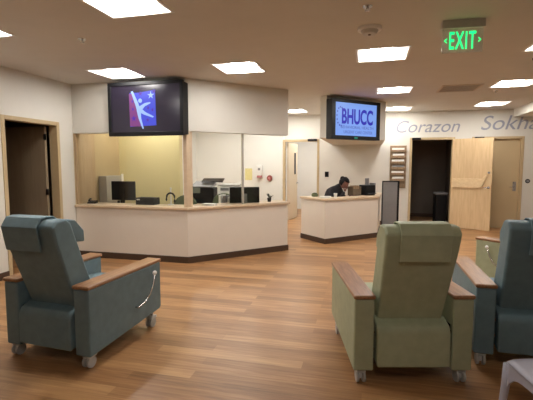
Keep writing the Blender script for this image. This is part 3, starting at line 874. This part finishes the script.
bx('plinth', (-.60, .60, -.22, .24, 0, .08), M_base, stt)
cp = thing('white_copier', 'white boxy copier beside the black printer', 'copier', (-2.57, 7.40, .78), R(10))
bx('body', (-.21, .21, -.2, .2, 0, .33), M_whitep, cp, .015); bx('top_lid', (-.21, .21, -.2, .2, .335, .37), M_ltgrey, cp, .01)
bx('display', (-.16, .0, -.205, -.2, .25, .30), M_grey, cp); bx('paper_tray', (-.19, .19, -.215, -.2, .04, .14), M_ltgrey, cp, .004)
for k in range(3):
    tag(bx('binder', (0, .045, -.12, .12, 0, .27 - .02 * k), (M_whitep, M_grey, M_ltgrey)[k]), ('white upright binder left of the stand monitor, nearest the copier', 'dark grey upright binder left of the stand monitor', 'pale grey upright binder touching the stand monitor')[k], 'binder', 'binders on the office desk')
    o = bpy.context.scene.objects[-1] if False else None
for k, o in enumerate([o for o in COL.objects if o.name.startswith('binder')]):
    o.location = (-2.50 + k * .05, 6.66 + k * .02, .73)
    o.location = (-2.46 + k * .06, 6.58 + k * .05, .73)

pl = thing('desk_plant', 'tiny dark potted plant on the maple ledge right of the stand monitor', 'plant', (-1.66, 6.86, .87))
bm = bmesh.new(); cyl(bm, (0, 0, 0), (0, 0, .07), .03, .038, 16); obj('pot', bm, M_blackp, pl)
bm = bmesh.new()
for k in range(11):
    a = k * 2.4; r = .03 + .045 * (k % 3) / 2; h = .10 + .07 * ((k * 7) % 5) / 5
    tube(bm, [(0, 0, .06), (r * .5 * math.cos(a), r * .5 * math.sin(a), h * .8), (r * math.cos(a), r * math.sin(a), h)], [.004, .009, .002], 6)
obj('leaves', bm, M_plant, pl, smooth=True)
tag(bx('paper_stack', (-2.43, -2.22, 6.06, 6.2, .87, .90), M_paper), 'small white paper pile on the ledge right of the wooden post', 'paper')
COL.objects['paper_stack'].location = (-.12, -.12, 0)

# ------------------------------------------------------------------ right desk items
pr = thing('desk_printer', 'dark printer with upright paper feeder on the small counter', 'printer', (.02, 8.88, .87), R(45))
bx('body', (-.13, .15, -.10, .12, 0, .22), M_blackp, pr, .015)
bx('paper_feeder', (.03, .13, .07, .10, .2, .36), M_grey, pr, .006)
bx('side_tray', (.15, .20, -.06, .08, .03, .26), M_grey, pr, .006)
bx('output_tray', (-.12, .12, -.16, -.10, .03, .05), M_blackgl, pr, .004)
dc = thing('desk_organizer', 'low brown desk organizer between the person and dark printer', 'organizer', (-.24, 8.72, .87), R(45))
bm = bmesh.new(); box(bm, -.12, .12, -.08, .08, 0, .02); box(bm, -.12, -.108, -.08, .08, 0, .19); box(bm, .108, .12, -.08, .08, 0, .19); box(bm, -.12, .12, .068, .08, 0, .19); box(bm, -.12, .12, -.08, -.068, 0, .14)
obj('tray_box', bm, M_brownbox, dc, .004)
bm = bmesh.new()
for k in range(4): box(bm, -.09, .09, -.05 + k * .03, -.042 + k * .03, .02, .20 + .01 * (k % 2))
obj('files', bm, M_rack, dc)
cup = thing('paper_cup', 'white paper cup on the small counter before the person', 'cup', (-.585, 8.0, .87))
bm = bmesh.new(); cyl(bm, (0, 0, 0), (0, 0, .08), .026, .036, 20); obj('body', bm, M_whitep, cup)
bm = bmesh.new(); cyl(bm, (0, 0, .08), (0, 0, .088), .038, .034, 20); obj('lid', bm, M_whitep, cup)
bm = bmesh.new()
for k in range(4):
    box(bm, -.11, .11, -.07, .07, .008 * k, .008 * k + .006, Matrix.Rotation(R(8 * k - 10), 4, 'Z'))
bmv = obj('paper_pile', bm, M_paper); bmv.location = (-.78, 7.95, .87)
tag(bmv, 'loose white papers on the small counter left of the cup', 'paper')

# ------------------------------------------------------------------ seated person
px, py = -.80, 8.80
pe = thing('person', 'person in black jacket with dark hair bending over the small counter', 'person', (px, py, 0), R(-28))
# local +x = facing direction
SK = [((0, 0, .53), .15), ((.04, 0, .70), .16), ((.11, 0, .87), .185), ((.18, 0, 1.0), .16), ((.27, 0, 1.06), .07), ((.335, 0, 1.10), .06),
      ((.18, .17, .96), .075), ((.22, .23, .84), .058), ((.30, .235, .77), .05), ((.42, .16, .80), .042), ((.50, .11, .87), .034),
      ((.18, -.17, .96), .075), ((.24, -.24, .84), .058), ((.32, -.22, .77), .05), ((.42, -.12, .86), .042), ((.43, -.045, .955), .030),
      ((.06, .10, .51), .095), ((.42, .12, .52), .07), ((.44, .12, .30), .055), ((.42, .12, .09), .04), ((.52, .13, .05), .035),
      ((.06, -.10, .51), .095), ((.42, -.12, .52), .07), ((.44, -.12, .30), .055), ((.42, -.12, .09), .04), ((.52, -.13, .05), .035)]
ED = [(0, 1), (1, 2), (2, 3), (3, 4), (4, 5), (3, 6), (6, 7), (7, 8), (8, 9), (9, 10), (3, 11), (11, 12), (12, 13), (13, 14), (14, 15),
      (0, 16), (16, 17), (17, 18), (18, 19), (19, 20), (0, 21), (21, 22), (22, 23), (23, 24), (24, 25)]
def skin(name, pts, edges, m, parent, levels=1, root=0):
    me = bpy.data.meshes.new(name); me.from_pydata([p for p, r in pts], edges, []); me.materials.append(m)
    o = bpy.data.objects.new(name, me); COL.objects.link(o); o.parent = parent
    sm = o.modifiers.new('skin', 'SKIN'); sm.use_smooth_shade = True
    lay = me.skin_vertices[0].data
    for i, (p, r) in enumerate(pts): lay[i].radius = (r, r); lay[i].use_root = (i == root)
    s = o.modifiers.new('sub', 'SUBSURF'); s.levels = levels; s.render_levels = levels
    return o
skin('body', SK, ED, M_jacket, pe, 2)
HC = Vector((.40, 0, 1.13))
HM = Matrix.Translation(HC) @ Matrix.Rotation(R(38), 4, 'Y')   # head tipped forward
bm = bmesh.new(); bmesh.ops.create_uvsphere(bm, u_segments=28, v_segments=18, radius=1, matrix=Matrix.Diagonal((.095, .076, .118, 1)))
for v in bm.verts:      # face shape: brow, eye hollows, nose, mouth, chin, ears
    x, y, z = v.co
    if z < -.03: v.co.y *= 1 - .35 * min(1, (-z - .03) / .09); v.co.x = v.co.x * .95 + .006
    if x > .03:
        if abs(y) < .016 and -.04 < z < .02: v.co.x += .020 * (1 - abs(z + .02) / .05)
        if .012 < abs(y) < .045 and -.005 < z < .03: v.co.x -= .007
    v.co = HM @ v.co
for s in (-1, 1):
    ball(bm, HM @ Vector((0, s * .078, -.005)), .022, (.7, .4, 1.3), 10)
    ball(bm, HM @ Vector((.086, s * .03, .008)), .009, (1, 1, 1), 8)
ball(bm, HM @ Vector((.088, 0, -.058)), .014, (.6, 1.6, .5), 10)
obj('head', bm, M_skin, pe, smooth=True)
bm = bmesh.new(); bmesh.ops.create_uvsphere(bm, u_segments=28, v_segments=18, radius=1, matrix=Matrix.Diagonal((.112, .094, .128, 1)))
for v in list(bm.verts):
    if v.co.x > .03 and v.co.z < .06 or (v.co.z < -.07 and v.co.x > -.05): bm.verts.remove(v)
for v in bm.verts:
    v.co.x -= .012; v.co.z += .012
    k = 1 + .05 * math.sin(40 * v.co.y) * math.sin(35 * v.co.z + 10 * v.co.x); v.co *= k
    v.co = HM @ v.co
ball(bm, HM @ Vector((-.10, 0, .05)), .05, (1, 1.1, 1), 14)
h = obj('hair', bm, M_hair, pe, smooth=True)
md = h.modifiers.new('thick', 'SOLIDIFY'); md.thickness = .012; md.offset = -1
def hand(parent, wrist, fwd, up, side, curl):
    f = Vector(fwd).normalized(); u_ = Vector(up).normalized(); s = f.cross(u_).normalized(); u_ = s.cross(f)
    wv = Vector(wrist)
    pts = [(tuple(wv), .026), (tuple(wv + f * .045), .030), (tuple(wv + f * .075), .028)]
    ed = [(0, 1), (1, 2)]
    skin('palm', [(p, r) for p, r in pts], ed, M_skin, parent, 1)
    for k, ln in enumerate((.07, .08, .075, .058)):
        o = (k - 1.5) * .019
        p = wv + f * .07 + s * o; L = [(tuple(p), .0095)]
        d = f.copy(); 
        for j in range(3):
            d = (d * math.cos(R(curl)) - u_ * math.sin(R(curl))).normalized()
            p = p + d * ln * (.45, .32, .23)[j]; L.append((tuple(p), .0090 - .001 * j))
        skin('finger', L, [(0, 1), (1, 2), (2, 3)], M_skin, parent, 1)
    p = wv + f * .02 + s * side * .026
    L = [(tuple(p), .011), (tuple(p + f * .025 + s * side * .022), .0105), (tuple(p + f * .055 + s * side * .026 - u_ * .01), .0095)]
    skin('thumb', L, [(0, 1), (1, 2)], M_skin, parent, 1)
hand(pe, (.50, .11, .872), (1, -.15, .02), (0, 0, 1), 1, 14)
hand(pe, (.432, -.045, .955), (.12, .5, 1), (1, -.3, .0), -1, -24)
# person's chair
oc = thing('office_chair', 'dark office chair the person in black is sitting on', 'chair', (px, py, 0), R(-28), None)
bx('seat', (-.16, .34, -.23, .23, .36, .43), M_blackp, oc, .03, 3)
bm = bmesh.new(); cyl(bm, (.06, 0, .08), (.06, 0, .36), .03); box(bm, -.2, .0, -.03, .03, .33, .37); box(bm, -.23, -.2, -.03, .03, .33, .5); obj('column', bm, M_blackp, oc)
bx('backrest', (-.24, -.20, -.18, .18, .45, .72), M_blackp, oc, .015, 3)
bm = bmesh.new()
for k in range(5):
    a = 2 * PI * k / 5 + .3; tube(bm, [(.06, 0, .09), (.06 + .24 * math.cos(a), .24 * math.sin(a), .065)], .018, 8); ball(bm, (.06 + .24 * math.cos(a), .24 * math.sin(a), .03), .03)
obj('star_base', bm, M_blackp, oc)
